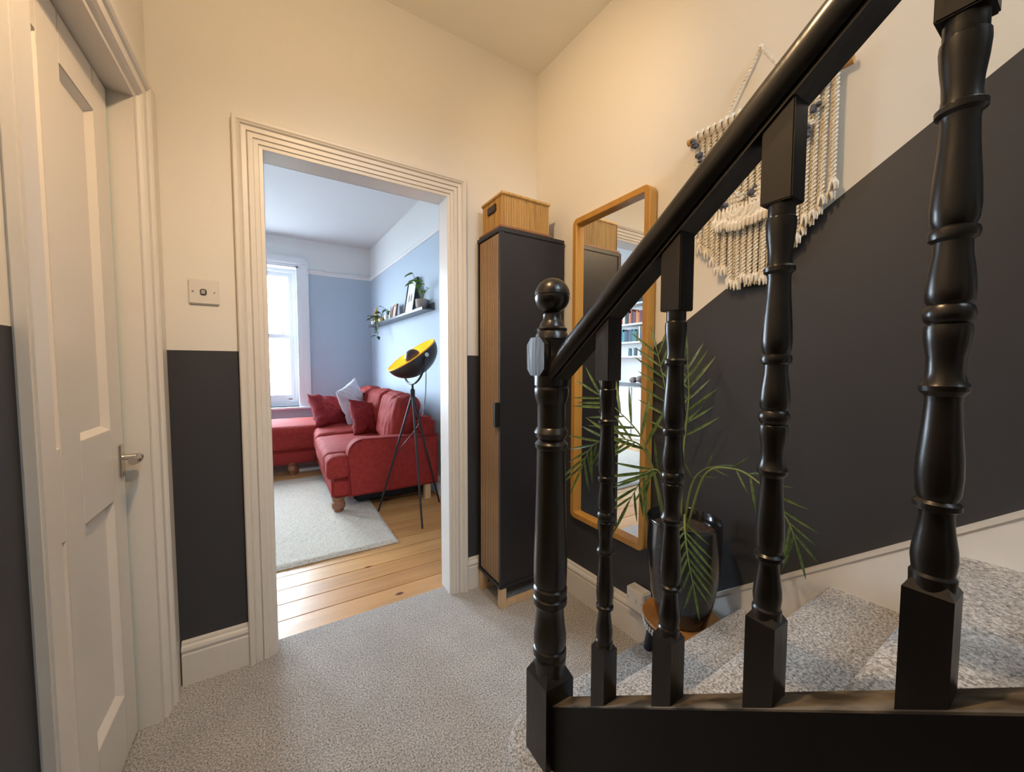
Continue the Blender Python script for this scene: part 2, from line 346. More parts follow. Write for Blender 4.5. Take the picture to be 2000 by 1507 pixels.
# ------------------------------------------------------------------ the left door
bm = B(); dx = -.40
def panels(u0, u1, v0, v1): return (u0, u1, v0, v1)
ya, yb = DY0+.004, DY1-.014
d = struct('door_1', B(), DOORM, 'white four-panel painted door, closed, with a chrome lever handle')
def dpart(name, *a, bev=0, m_=DOORM, par_=d):
    bm = B(); box(bm, *a, bev=bev); o = obj(name, bm, m_); par(o, par_); return o
rails = [(.012,.20),(.76-.0,.0),(0,0)]
st = [(ya,1.0),(1.185,1.28),(1.465,yb)]
for a, b in st: dpart('stile', dx-.04, dx, a, b, .012, DZ-.006, bev=.002)
for z0, z1 in ((.012,.195),(.762,.963),(1.815,DZ-.006)):
    for a, b in ((1.0,1.185),(1.28,1.465)): dpart('rail', dx-.04, dx, a, b, z0, z1, bev=.002)
for a, b in ((1.0,1.185),(1.28,1.465)):
    for z0, z1 in ((.195,.762),(.963,1.815)):
        dpart('panel', dx-.03, dx-.016, a, b, z0, z1)
        bm = B()
        for q in (((a,z0),(b,z0),(b-.012,z0+.014),(a+.012,z0+.014)),((a,z1),(b,z1),(b-.012,z1-.012),(a+.012,z1-.012)),((a,z0),(a,z1),(a+.012,z1-.012),(a+.012,z0+.014)),((b,z0),(b,z1),(b-.012,z1-.012),(b-.012,z0+.014))):
            bm.faces.new([bm.verts.new((dx-.001 if i < 2 else dx-.016, p[0], p[1])) for i, p in enumerate(q)])
        par(obj('panel_bevel', bm, DOORM), d)
dpart('gap_light_strip', dx-.012, dx-.001, yb+.001, yb+.007, .01, DZ-.004, m_=TEAL)  # pale strip stands in for light showing along the door gap
bm = B(); box(bm, dx, dx+.006, 1.512, 1.545, .815, .912, bev=.003); hp_ = obj('handle_plate', bm, CHR, smooth=True); par(hp_, d)
bm = B(); tube(bm, [(dx,1.53,.872),(dx+.035,1.53,.872)], .009, 12); tube(bm, spline([(dx+.03,1.534,.872),(dx+.042,1.525,.873),(dx+.046,1.50,.868),(dx+.046,1.47,.870),(dx+.046,1.445,.873)]), [.008]*9+[.0085]*12+[.010]*8+[.0105]*4, 12)
par(obj('lever', bm, CHR, smooth=True), d)

# ------------------------------------------------------------------ the living-room shell
YF = 5.45; XL2 = -2.2; CL = 2.72
fl = struct('floor_living', B(), PLK[0], 'varnished pine floorboards of the living room')
y = 1.793; i = 0
while y < YF:
    w = .1375; bm = B(); gap = .0042
    j = [-2.25, 1.34]
    if i % 3 == 1: j = [-2.25, random.uniform(-1.2,-.2), 1.34]
    if i % 5 == 3: j = [-2.25, random.uniform(-.9, 1.0), 1.34]
    for a, b in zip(j, j[1:]):
        bm = B(); zt = random.uniform(-.0012, .0005); box(bm, a+.001, b-.001, y+gap/2, y+w-gap/2, -.022, zt, bev=.0015)
        par(obj('plank', bm, PLK[random.randrange(3)]), fl)
    y += w; i += 1
bm = B(); box(bm, -2.3, 1.5, 1.80, YF+.1, -.06, -.024); struct('floor_void', bm, mat('dark_floor_void', (.02,.015,.01), .9))
fv = lambda y, z, w: (XV(y)+w, y, z)
PR = 2.33
bm = B(); prism(bm, [(YB,0),(YB,PR),(YF+.1,PR),(YF+.1,0)], fv, 0, .12, 0); prism(bm, [(YB,PR),(YB,2.9),(YF+.1,2.9),(YF+.1,PR)], fv, 0, .12, 1)
struct('wall_living_right', bm, [BLW, LW], 'pale blue-grey wall, white above the picture rail')
bm = B(); box(bm, XL2-.1, XL2, YB, YF, 0, PR, 0); box(bm, XL2-.1, XL2, YB, YF, PR, 2.9, 1); struct('wall_living_left', bm, [BLW, LW])
# far wall with a sash window and a second, unseen one added for daylight
WX = [(-.82, .235), (-2.02, -1.17)]; WZ0, WZ1 = .63, 2.38
bm = B(); xs = [(-2.3,-2.02),(-1.17,-.82),(.235,1.5)]
for a, b in xs: box(bm, a, b, YF, YF+.2, 0, PR, 0); box(bm, a, b, YF, YF+.2, PR, 2.9, 1)
for a, b in WX: box(bm, a, b, YF, YF+.2, 0, WZ0, 0); box(bm, a, b, YF, YF+.2, WZ1, 2.9, 1)
struct('wall_living_far', bm, [BLW, LW], 'pale blue-grey window wall, white above the picture rail')
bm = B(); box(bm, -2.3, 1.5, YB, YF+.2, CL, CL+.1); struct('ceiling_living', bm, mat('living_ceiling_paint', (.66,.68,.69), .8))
for k, (a, b) in enumerate(WX):
    wo = window('window_1' if k == 0 else 'window_3', a, b, WZ0, WZ1, YF+.14, 1.52, -1, 'white sash window at the end of the living room' if k == 0 else 'second white sash window of the living room, unseen, added for daylight')
    # lining, architrave and sill
    bm = B(); box(bm, a-.002, a+.02, YF-.002, YF+.14, WZ0, WZ1); box(bm, b-.02, b+.002, YF-.002, YF+.14, WZ0, WZ1); box(bm, a, b, YF-.002, YF+.14, WZ1-.02, WZ1+.002)
    par(obj('window_lining', bm, SASH), wo)
    bm = B()
    for p0, p1, q in ((.0,.03,.012),(.03,.085,.02),(.085,.11,.034)):
        box(bm, a-p1, a-p0, YF-q, YF, WZ0, WZ1+p1); box(bm, b+p0, b+p1, YF-q, YF, WZ0, WZ1+p1); box(bm, a-p0, b+p0, YF-q, YF, WZ1+p0, WZ1+p1)
    par(obj('window_architrave', bm, SASH), wo)
    bm = B(); box(bm, a-.13, b+.13, YF-.06, YF+.13, WZ0-.025, WZ0, bev=.006); par(obj('window_sill', bm, SASH), wo)
    bm = B(); lathe(bm, [(0,.012),(.01,.02),(.02,.014)], (a+b)/2+.35, YF+.08, 12, 1.545); par(obj('sash_fastener', bm, CHR, smooth=True), wo)
    bm = B(); box(bm, b-.14, b-.09, YF+.075, YF+.09, .715, .735, bev=.006); par(obj('sash_lift', bm, CHR), wo)
    bm = B(); box(bm, a-.09, b+.09, YF-.05, YF-.01, WZ1+.02, WZ1+.10, bev=.01); par(obj('blind_cassette', bm, SASH), wo)
PRP = [(0,-.03),(.012,-.03),(.016,-.01),(.03,.0),(.03,.012),(.02,.02),(0,.022)]
bm = B(); prism(bm, PRP, lambda u, z, w: (XV(w)-u, w, PR+z), YB+.01, YF); struct('trim_6', bm, LW, 'white picture rail on the shelf wall')
bm = B(); prism(bm, PRP, lambda u, z, w: (w, YF-u, PR+z), .345, 1.12); struct('trim_7', bm, LW, 'white picture rail beside the window')
bm = B(); prism(bm, SK, lambda u, z, w: (XV(w)-u, w, z), YB+.01, YF); struct('baseboard_living_right', bm, SASH)
bm = B(); prism(bm, SK, lambda u, z, w: (w, YF-u, z), -2.2, 1.1); struct('baseboard_living_far', bm, SASH)

# ------------------------------------------------------------------ staircase
XB = .55; RISE, GO = .181, .225
sc = thing('staircase', 'black balustraded staircase with grey speckled carpet treads climbing beside the stair wall', 'staircase', (.9, .3, 0))
ns = lambda k: 1.077-GO*k
for k in range(1, 10):
    bm = B(); yk = ns(k); zt = RISE*k; xl = .57
    prof = [(yk-GO-.03,0),(yk-GO-.03,zt)]+[(yk-.02+.02*math.sin(a), zt-.02+.02*math.cos(a)) for a in [i*math.pi/12 for i in range(0,13)]]+[(yk-.014,zt-.04),(yk-.014,0)]
    if k > 1: prof = [(y_, max(z_, RISE*(k-1)-.02)) for y_, z_ in prof]
    if k == 1:
        prism(bm, prof, lambda a, b, w: (w, a, b), .60, XR(yk)-.001)
        lathe(bm, [(0,.13),(zt-.04,.13),(zt-.036,.145),(zt-.02,.15),(zt-.006,.145),(zt,.13)], .60, yk-.15, 32)
    else: prism(bm, prof, lambda a, b, w: (w, a, b), xl, XR(yk)-.001)
    par(obj('step', bm, CAR, smooth=True, ang=50), sc)
sl = .793; sz = lambda y: .452+sl*(.53-y)         # top of the outer string
YE = -1.3
bm = B(); prism(bm, [(.74,0),(.74,sz(.74)-.003),(YE,sz(YE)-.003),(YE,0)], lambda a, b, w: (w, a, b), .528, .572); par(obj('outer_string', bm, STR), sc)
bm = B(); prism(bm, [(.70,sz(.70)-.006),(.70,sz(.70)),(YE,sz(YE)),(YE,sz(YE)-.006)], lambda a, b, w: (w, a, b), .5285, .578); par(obj('string_cap', bm, CAPM), sc)
wz = lambda y: .336+.797*(.72-y)
bm = B(); prism(bm, [(.93,.0),(.93,.158),(.90,wz(.90)),(YE,wz(YE)),(YE,wz(YE)-.4),(.60,0)], lambda a, b, w: (XR(a)-w, a, b), 0, .022); par(obj('wall_string', bm, WST), sc)
bm = B(); prism(bm, [(.90,wz(.90)),(.90,wz(.90)+.012),(YE,wz(YE)+.012),(YE,wz(YE))], lambda a, b, w: (XR(a)-w, a, b), 0, .026); par(obj('wall_string_bead', bm, GL_W), sc)
# newel
NY = .71
nw = B()
hb = .041
box(nw, XB-hb, XB+hb, NY-hb, NY+hb, 0, .385)
q0 = [nw.verts.new((XB+sx*hb, NY+sy*hb, .385)) for sx, sy in ((-1,-1),(1,-1),(1,1),(-1,1))]; q1 = [nw.verts.new((XB+sx*.024, NY+sy*.024, .418)) for sx, sy in ((-1,-1),(1,-1),(1,1),(-1,1))]
for i in range(4): nw.faces.new([q0[i], q0[(i+1)%4], q1[(i+1)%4], q1[i]])
lathe(nw, [(.375,.036),(.413,.038),(.418,.039),(.432,.040),(.436,.037),(.440,.041),(.455,.040),(.458,.037),(.470,.040),(.488,.040),(.51,.037),(.535,.034),(.558,.034),(.563,.036),(.568,.041),(.582,.041),(.586,.037),(.590,.041),(.606,.041),(.611,.037),(.618,.040),(.64,.0405),(.675,.0405),(.75,.038),(.85,.0355),(.94,.034),(.944,.034),(.948,.038),(.957,.039),(.962,.035),(.966,.031),(.973,.036),(.984,.041),(.994,.036),(.997,.033),(1.05,.033),(1.054,.034),(1.06,.037),(1.072,.040),(1.085,.041),(1.090,.040),(1.093,.038),(1.096,.041),(1.119,.041)], XB, NY, 36)
box(nw, XB-.037, XB+.037, NY-.037, NY+.037, 1.115, 1.207, bev=.006)
lathe(nw, [(1.205,.040),(1.214,.038),(1.222,.034),(1.228,.036),(1.233,.030),(1.240,.028),(1.246,.024),(1.252,.021),(1.262,.021)], XB, NY, 28)
no = obj('newel_post', nw, BLK, smooth=True, ang=32); par(no, sc)
bm = B(); pts = [(1.2615+.0, .018)]
pts = [(1.305+.0415*math.sin(a), .0415*math.cos(a)) for a in [R(-68+158*i/22) for i in range(23)]]
k_ = [i for i, (z, r) in enumerate(pts) if z > 1.300][0]
pts = pts[:k_]+[(1.302,.0412),(1.3035,.0398),(1.3055,.0398),(1.307,.0412)]+[p for p in pts if p[0] > 1.309]
lathe(bm, pts, XB, NY, 32); par(obj('ball_finial', bm, BLK, smooth=True, ang=32), sc)
for nx, ny in ((-1,0),(0,1)):       # octagonal plates on the newel head
    bm = B(); oc = [(-.034,-.028),(-.018,-.044),(.018,-.044),(.034,-.028),(.034,.028),(.018,.044),(-.018,.044),(-.034,.028)]
    fn = (lambda u, v, w: (XB-.037-w, NY+u, 1.163+v)) if nx else (lambda u, v, w: (XB+u, NY+.037+w, 1.163+v))
    prism(bm, oc, fn, -.002, .011); par(obj('newel_plate', bm, BLK), sc)
# balusters
bal = None
def make_baluster():
    bm = B(); h = .018
    box(bm, -h, h, -h, h, -.05, .118)
    a = [bm.verts.new((sx*h, sy*h, .118)) for sx, sy in ((-1,-1),(1,-1),(1,1),(-1,1))]; b = [bm.verts.new((sx*.011, sy*.011, .13)) for sx, sy in ((-1,-1),(1,-1),(1,1),(-1,1))]
    for i in range(4): bm.faces.new([a[i], a[(i+1)%4], b[(i+1)%4], b[i]])
    lathe(bm, [(.112,.0165),(.126,.017),(.133,.0172),(.136,.0152),(.140,.0158),(.150,.0168),(.160,.0162),(.178,.0136),(.194,.0124),(.198,.0132),(.201,.0172),(.206,.0172),(.209,.0138),(.216,.0160),(.232,.0170),(.250,.0165),(.280,.0142),(.305,.0128),(.311,.0132),(.316,.0172),(.321,.0176),(.325,.0150),(.334,.0132),(.348,.0134),(.362,.0156),(.374,.0166),(.379,.0160),(.381,.0140),(.384,.0168),(.390,.0180),(.396,.0168),(.399,.0142),(.403,.0166),(.414,.0170),(.428,.0160),(.446,.0136),(.458,.0132),(.461,.0168),(.466,.0176),(.470,.0166),(.472,.0140),(.478,.0162),(.490,.0170),(.510,.0162),(.545,.0138),(.569,.0128),(.574,.0136),(.577,.0172),(.582,.0174),(.585,.0142),(.592,.0132),(.605,.0138),(.622,.0158),(.636,.0168),(.643,.0164),(.645,.0145),(.648,.0150),(.664,.0150)], 0, 0, 24)
    box(bm, -h, h, -h, h, .661, .805, bev=.0015)
    return obj('baluster', bm, BLK, smooth=True, ang=32)
for k in range(6):
    yb_ = .53-.1467*k
    if bal is None: bal = make_baluster(); o = bal
    else: o = bal.copy(); C.objects.link(o)
    o.location = (XB, yb_, sz(yb_)); par(o, sc)
# handrail
rz = lambda y: 1.245+.787*(.527-y)
bm = B(); pf = [(-.021,-.022),(-.021,-.012)]+[(.0355*math.cos(a), .010+.0355*math.sin(a)) for a in [math.pi*(1.25-1.5*i/22) for i in range(23)]]+[(.021,-.012),(.021,-.022)]
prism(bm, pf, lambda u, v, w: (XB+u, w, rz(w)+v), NY-.03, YE)
par(obj('handrail', bm, BLK, smooth=True, ang=35), sc)

# ------------------------------------------------------------------ cabinet and basket
c0, c1, cy0, cy1 = .854, 1.218, 1.478, 1.700
cb = thing('tall_cabinet', 'tall narrow charcoal cabinet with a slatted oak door in the hall corner', 'cabinet', (1.03, 1.6, 0))
def part(name, parent, m_, *a, bev=0): bm = B(); box(bm, *a, bev=bev); o = obj(name, bm, m_); par(o, parent); return o
part('body', cb, CABM, c0+.018, c1, cy0+.004, cy1, .115, 1.742, bev=.002)
part('top', cb, CABM, c0-.004, c1+.002, cy0, cy1+.004, 1.742, 1.762, bev=.002)
part('bottom', cb, CABM, c0-.004, c1+.002, cy0, cy1+.004, .098, .116, bev=.002)
part('side_edge', cb, CABM, c0-.002, c0+.02, cy0+.0005, cy0+.012, .115, 1.742)
part('side_edge', cb, CABM, c0-.002, c0+.02, cy1-.010, cy1+.002, .115, 1.742)
dr = part('door', cb, mat('oak_door_back', (.028,.015,.009), .8), c0+.004, c0+.018, cy0+.013, cy1-.011, .118, 1.740)  # backing colour darkened to paint in the shade between slats
n = 15; w = (cy1-cy0-.026)/n; sm = None
for i in range(n):
    if sm is None: bm = B(); box(bm, .0075, .0102, 0, w*.50, .119, 1.739, bev=.0015); so = obj('slat', bm, SLAT); sm = so
    else: so = sm.copy(); C.objects.link(so)
    so.location = (c0-.006, cy0+.0135+w*i, 0); so.parent = dr; so.matrix_parent_inverse = cb.matrix_basis.inverted() @ cb.matrix_basis
bm = B(); box(bm, c0-.022, c0+.002, cy0+.012, cy0+.03, .862, .975, bev=.002); ho = obj('handle', bm, MET); ho.parent = dr
for yy in (cy0+.002, cy1-.032):
    for xx in (c0+.002, c1-.034): part('leg', cb, LEGW, xx, xx+.032, yy, yy+.03, 0, .098, bev=.002)
    part('stretcher', cb, LEGW, c0+.03, c1-.03, yy+.004, yy+.026, .0, .028, bev=.002)
bk = thing('storage_basket', 'slatted bamboo storage box with a dark handle slot on top of the tall cabinet', 'basket', (1.0, 1.6, 1.7625))
b0, b1, e0, e1 = .868, 1.135, 1.490, 1.685
part('base', bk, TRAY, b0-.012, b1+.014, e0-.006, e1+.01, 1.7625, 1.776, bev=.003)
part('body', bk, TRAY, b0+.006, b1-.006, e0+.006, e1-.006, 1.776, 1.905)
for nm, cnt, ax in (('front', 30, 0), ('side', 20, 1)):
    bm = B()
    for i in range(cnt):
        if ax == 0: w = (b1-b0)/cnt; a = b0+w*i; box(bm, a+w*.14, a+w*.84, e0+.0035, e0+.0065, 1.776, 1.914, bev=.0012)
        else: w = (e1-e0)/cnt; a = e0+w*i; box(bm, b0+.0035, b0+.0065, a+w*.15, a+w*.80, 1.776, 1.914, bev=.0012)
    o = obj('slat_'+nm, bm, BAMB); o['kind'] = 'stuff'; par(o, bk)
part('rim', bk, BAMB, b0-.003, b1+.003, e0-.003, e1+.003, 1.912, 1.926, bev=.003)
part('handle_slot', bk, LEA, b0-.005, b0+.004, e0+.055, e0+.135, 1.855, 1.890, bev=.004)

# ------------------------------------------------------------------ mirror
mi_ = thing('wall_mirror', 'tall wall mirror in a honey bamboo frame with rounded corners', 'mirror', (1.235, 1.19, .40))
m0, m1, mz0, mz1, mf, mb = .967, 1.410, .400, 1.838, 1.212, 1.252
def rr(y0, y1, z0, z1, r, n=6):
    out = []
    for cx, cz, a0 in ((y1-r,z1-r,0),(y0+r,z1-r,90),(y0+r,z0+r,180),(y1-r,z0+r,270)):
        for i in range(n+1): a = R(a0+90*i/n); out.append((cx+r*math.cos(a), cz+r*math.sin(a)))
    return out
bm = B(); fwid = .027
loops = [[bm.verts.new((x, y, z)) for y, z in rr(m0+o, m1-o, mz0+o, mz1-o, max(.03-o, .006))] for o, x in ((0,mb),(0,mf+.003),(.003,mf),(fwid-.002,mf),(fwid,mf+.002),(fwid,mf+.026),(fwid+.004,mf+.026))]
for a, b in zip(loops, loops[1:]):
    for i in range(len(a)): bm.faces.new([a[i], a[(i+1)%len(a)], b[(i+1)%len(a)], b[i]])
par(obj('frame', bm, OAK, smooth=True, ang=35), mi_)
bm = B(); box(bm, mf+.025, mf+.03, m0+fwid-.001, m1-fwid+.001, mz0+fwid-.001, mz1-fwid+.001); par(obj('glass', bm, MIRR), mi_)
part('backing', mi_, LEGW, mf+.031, mb-.001, m0+.01, m1-.01, mz0+.01, mz1-.01)

# ------------------------------------------------------------------ switch and spur on the walls
sw = thing('light_switch', 'white dimmer switch plate on the cream wall beside the doorway', 'light switch', (-.217, YA, 1.40))
part('plate', sw, PLAS, -.260, -.175, YA-.009, YA, 1.358, 1.444, bev=.003)
part('rocker', sw, GREYP, -.228, -.210, YA-.014, YA-.008, 1.390, 1.411, bev=.004)
for xx in (-.248, -.188):
    bm = B(); tube(bm, [(xx, YA-.0105, 1.401),(xx, YA-.008, 1.401)], .003, 10); par(obj('screw', bm, CHR), sw)
spur = thing('fused_spur', 'white surface-mounted switch box on the skirting behind the stool', 'switch box', (1.23, 1.0, .17))
part('box', spur, PLAS, 1.205, 1.255, .955, 1.042, .150, .236, bev=.005)
part('switch_rocker', spur, PLAS, 1.200, 1.206, .988, 1.002, .185, .206, bev=.002)
for yy in (.965, 1.032):
    bm = B(); tube(bm, [(1.2035, yy, .193),(1.206, yy, .193)], .003, 8); par(obj('screw', bm, GREYP), spur)

# ------------------------------------------------------------------ stool, pot and palm
SX, SY = 1.105, .725; PZ = .322
stl = thing('plant_stool', 'small round wooden stool with a carved zigzag rim standing on the first stair', 'stool', (SX, SY, RISE))
bm = B(); lathe(bm, [(PZ-.012,.118),(PZ-.004,.122),(PZ-.001,.119)], SX, SY, 40); par(obj('seat', bm, STOOLW, smooth=True), stl)
bm = B(); lathe(bm, [(PZ-.040,.112),(PZ-.012,.119)], SX, SY, 40); rim = obj('rim', bm, NAVY, smooth=True); par(rim, stl)
bm = B(); nn = 56
for row in range(2):
    for i in range(nn):
        a = 2*math.pi*(i+.5*row)/nn; z = PZ-.0335+.0135*row; rr_ = .1135+.003*row; s = .0058
        pts = []
        for du, dv in ((-1,0),(0,-1.1),(1,0),(0,1.1)):
            pts.append(bm.verts.new((SX+(rr_+.003)*math.cos(a+du*s/rr_), SY+(rr_+.003)*math.sin(a+du*s/rr_), z+dv*.0062)))
        top = bm.verts.new((SX+(rr_+.006)*math.cos(a), SY+(rr_+.006)*math.sin(a), z))
        for j in range(4): bm.faces.new([pts[j], pts[(j+1)%4], top])
zo = obj('rim_carving', bm, ZIGW); zo.parent = rim; zo['kind'] = 'stuff'
for a in (124, 255, 10):
    a = R(a); bm = B(); px, py = SX+.088*math.cos(a), SY+.088*math.sin(a)
    tube(bm, [(px-.01*math.cos(a), py-.01*math.sin(a), PZ-.03),(px+.012*math.cos(a), py+.012*math.sin(a), RISE)], [.021,.016], 16); par(obj('leg', bm, NAVY, smooth=True), stl)
pot = thing('plant_pot', 'tall glossy black planter holding the palm on the stool', 'plant pot', (SX, SY, PZ))
bm = B(); lathe(bm, [(0,.074),(.004,.078),(.08,.096),(.17,.108),(.25,.1125),(.318,.112),(.326,.113),(.330,.111),(.327,.107),(.30,.105),(.29,.10)], SX, SY, 48, PZ)
par(obj('body', bm, POTM, smooth=True, ang=50), pot)
bm = B(); lathe(bm, [(.285,.104),(.292,.100),(.297,.05)], SX, SY, 32, PZ); par(obj('soil', bm, SOIL, smooth=True), pot)
palm = thing('potted_palm', 'areca palm with thin arching green fronds growing from the black planter', 'plant', (SX, SY, PZ+.29))
def leaf_mesh(name, m_, w=.05, n=7, droop=.12):
    bm = B(); rows = []
    for i in range(n+1):
        t = i/n; ww = w*math.sin(math.pi*min(1,(t*.92+.06)))**.7*(1-.25*t); z = -droop*t*t
        rows.append((bm.verts.new((t,-ww,z+ww*.5)), bm.verts.new((t,0,z)), bm.verts.new((t,ww,z+ww*.5))))
    for a, b in zip(rows, rows[1:]):
        bm.faces.new([a[0],b[0],b[1],a[1]]); bm.faces.new([a[1],b[1],b[2],a[2]])
    me = bpy.data.meshes.new(name); bm.to_mesh(me); bm.free(); me.materials.append(m_); me.shade_smooth(); return me
PLM = leaf_mesh('leaf', LEAF, .036, 8, .16)
FR = {
 'F1':([(1.07,.768,.60),(1.04,.791,.781),(1.0,.815,.913),(.97,.903,1.002),(.95,.962,1.046)],7,.15),
 'F2':([(1.07,.759,.60),(1.02,.797,.842),(.97,.852,.900),(.94,.968,.865),(.93,1.027,.757)],9,.13),
 'F3':([(1.12,.769,.60),(1.15,.794,.852),(1.175,.855,1.059),(1.18,.903,1.218)],7,.13),
 'F4':([(1.12,.746,.60),(1.14,.755,.861),(1.16,.755,1.031),(1.17,.769,1.168)],7,.12),
 'F5':([(1.10,.715,.60),(1.08,.646,.811),(1.06,.554,.859),(1.05,.477,.838),(1.05,.417,.771),(1.05,.392,.711)],7,.09),
 'F6':([(1.07,.700,.60),(1.04,.680,.690),(.99,.645,.665),(.972,.622,.602),(.968,.597,.516)],7,.10),
 'F7':([(1.10,.724,.60),(1.10,.699,.762),(1.10,.659,.825),(1.10,.597,.854)],2,.07),
 'F8':([(1.06,.742,.60),(1.02,.749,.794),(.98,.776,.802),(.96,.832,.689)],6,.13)}
for key, (pts, nl, ll) in FR.items():
    sp = spline(pts, 8); N = len(sp); bm = B(); tube(bm, sp, [.0042*(1-.75*i/(N-1)) for i in range(N)], 6); fo = obj('frond', bm, STEM, smooth=True); par(fo, palm)
    nv = Vector((-.82,-.55,.12)).normalized()
    for j in range(nl*2+1):
        t = .42+.58*(j//2+.5*(j%2)*.6)/nl; t = min(t, 1); idx = min(N-2, int(t*(N-1))); p = sp[idx]; tg = (sp[idx+1]-sp[idx]).normalized()
        side = tg.cross(nv).normalized()*(1 if j % 2 else -1); sp_ = .95-.55*t
        if j == nl*2: side *= 0
        dr_ = (tg*(.55+.3*t)+side*sp_+nv*random.uniform(-.15,.3)+Vector((0,0,-.12))).normalized()
        L_ = ll*random.uniform(.8,1.15)*(1-.25*abs(t-.65))
        if p.x+dr_.x*L_ > XR(p.y)-.03: dr_.x = (XR(p.y)-.03-p.x)/L_*.6; dr_.normalize()
        sd = dr_.cross(nv).normalized(); up = sd.cross(dr_)
        if up.z < 0 and abs(dr_.z) < .8: up = -up; sd = -sd
        mx = Matrix((( dr_.x, sd.x, up.x, 0),(dr_.y, sd.y, up.y, 0),(dr_.z, sd.z, up.z, 0),(0,0,0,1)))
        lo = bpy.data.objects.new('leaf', PLM); C.objects.link(lo); lo.parent = fo; lo.matrix_basis = Matrix.Translation(p) @ mx @ Matrix.Diagonal((L_, L_*1.15, L_, 1))

# ------------------------------------------------------------------ macrame hanging
mac = thing('macrame_hanging', 'cream cotton macrame wall hanging with grey knots on a wooden dowel', 'wall hanging', (1.26, .62, 1.92))
RY0, RY1, RZ_ = .392, .835, 1.922
def mx_(y): return XR(y)-.022
bm = B(); tube(bm, [(mx_(RY0),RY0,RZ_),(mx_(RY1),RY1,RZ_)], .011, 14); par(obj('dowel', bm, DOWEL, smooth=True), mac)
bm = B()
def twist(bm, a, b, r, pitch=.022, sag=0, n=None):
    a, b = Vector(a), Vector(b); L_ = (b-a).length; n = n or max(4, int(L_/.0045)); t = (b-a).normalized(); s = t.cross(Vector((.3,.9,.2))).normalized(); u = t.cross(s)
    for ph in (0, math.pi):
        pts = [a+(b-a)*(i/n)+Vector((0,0,-sag*4*(i/n)*(1-i/n)))+r*.55*(math.cos(ph+2*math.pi*L_*i/n/pitch)*s+math.sin(ph+2*math.pi*L_*i/n/pitch)*u) for i in range(n+1)]
        tube(bm, pts, r*.62, 5)
pk = (XR(.616)-.012, .616, 2.105)
for ye in (.518, .715): twist(bm, pk, (mx_(ye), ye, RZ_+.01), .0045)
blob(bm, pk, .008, 1); par(obj('hanging_cord', bm, ROPE, smooth=True), mac)
def vbot(y): return 1.402+max(0, abs(y-.625)-.05)*1.35
NCORD = 40
for i in range(NCORD):
    y = RY0+.03+(RY1-RY0-.06)*i/(NCORD-1); x = mx_(y)-.004+(.004 if i % 2 else -.003); zb = vbot(y)+random.uniform(-.012,.012)
    bm = B(); yy = y+random.uniform(-.004,.004)
    twist(bm, (x, y, RZ_-.008), (x, yy, zb+.02), .0058)
    for q in range(5):      # frayed end
        a = 2*math.pi*q/5; tube(bm, [(x, yy, zb+.026),(x+.006*math.cos(a), yy+.007*math.sin(a), zb+.012),(x+.005*math.cos(a), yy+.010*math.sin(a), zb-.006)], [.004,.0052,.002], 5)
    bm2 = B(); 
    co = obj('cord', bm, ROPE, smooth=True); par(co, mac)
    bm2.free()
    bm = B(); pts = [(x+.013*math.cos(a), y, RZ_+.013*math.sin(a)) for a in [R(-100+25*k) for k in range(15)]]; tube(bm, pts, .005, 6); lo = obj('lark_knot', bm, ROPE, smooth=True); par(lo, mac)
# woven centre: crossing diagonals, swags and a shorter fringe in front of the cords
bm = B(); fx = lambda y: mx_(y)-.018
for s in (-1, 1):
    for k in range(7):
        a = (fx(.625), .625+s*.005*k, RZ_-.03-.012*k); y2 = .625+s*(.16-.012*k); b = (fx(y2), y2, 1.80-.016*k); twist(bm, a, b, .005)
        y3 = .625+s*.012; twist(bm, b, (fx(y3)-.004, y3+s*.007*k, 1.665-.006*k), .005)
    for k in range(5): twist(bm, (fx(.5), .625+s*.13, 1.735-.014*k), (fx(.6)-.008, .625+s*.01, 1.672-.013*k), .0055, sag=.02)
par(obj('woven_diamond', bm, ROPE, smooth=True), mac)
bm = B()
for k in range(9): 
    rr_ = .018+.006*(k % 4); cy = .655-.03*(k//4); tube(bm, [(fx(cy)-.012+.003*(k%3), cy+rr_*math.cos(a), 1.63+rr_*1.2*math.sin(a)) for a in [R(180+15*j) for j in range(13)]], .0062, 6)
par(obj('swag', bm, ROPE, smooth=True), mac)
for i in range(16):
    y = .545+.17*i/15; zb = 1.572+.18*abs(y-.628)+random.uniform(-.006,.006); bm = B(); x = fx(y)-.006
    tube(bm, [(x, y, 1.645),(x-.004, y, zb+.02)], [.0048,.0055], 6)
    for q in range(6):
        a = 2*math.pi*q/6; tube(bm, [(x-.004, y, zb+.028),(x-.004+.007*math.cos(a), y+.008*math.sin(a), zb+.01),(x-.004+.006*math.cos(a), y+.009*math.sin(a), zb-.008)], [.004,.0055,.002], 5)
    par(obj('tassel', bm, ROPE, smooth=True), mac)
for y, z in ((.693,1.657),(.609,1.672),(.461,1.833),(.482,1.777),(.451,1.885),(.796,1.895),(.778,1.84),(.758,1.775),(.735,1.715),(.55,1.715),(.515,1.74)):
    bm = B()
    for q in range(7): blob(bm, (fx(y)-.008+random.uniform(-.004,.004), y+random.uniform(-.008,.008), z+random.uniform(-.012,.012)), .0085, 1, .4, 4, q)
    par(obj('grey_knot', bm, ROPEG, smooth=True), mac)

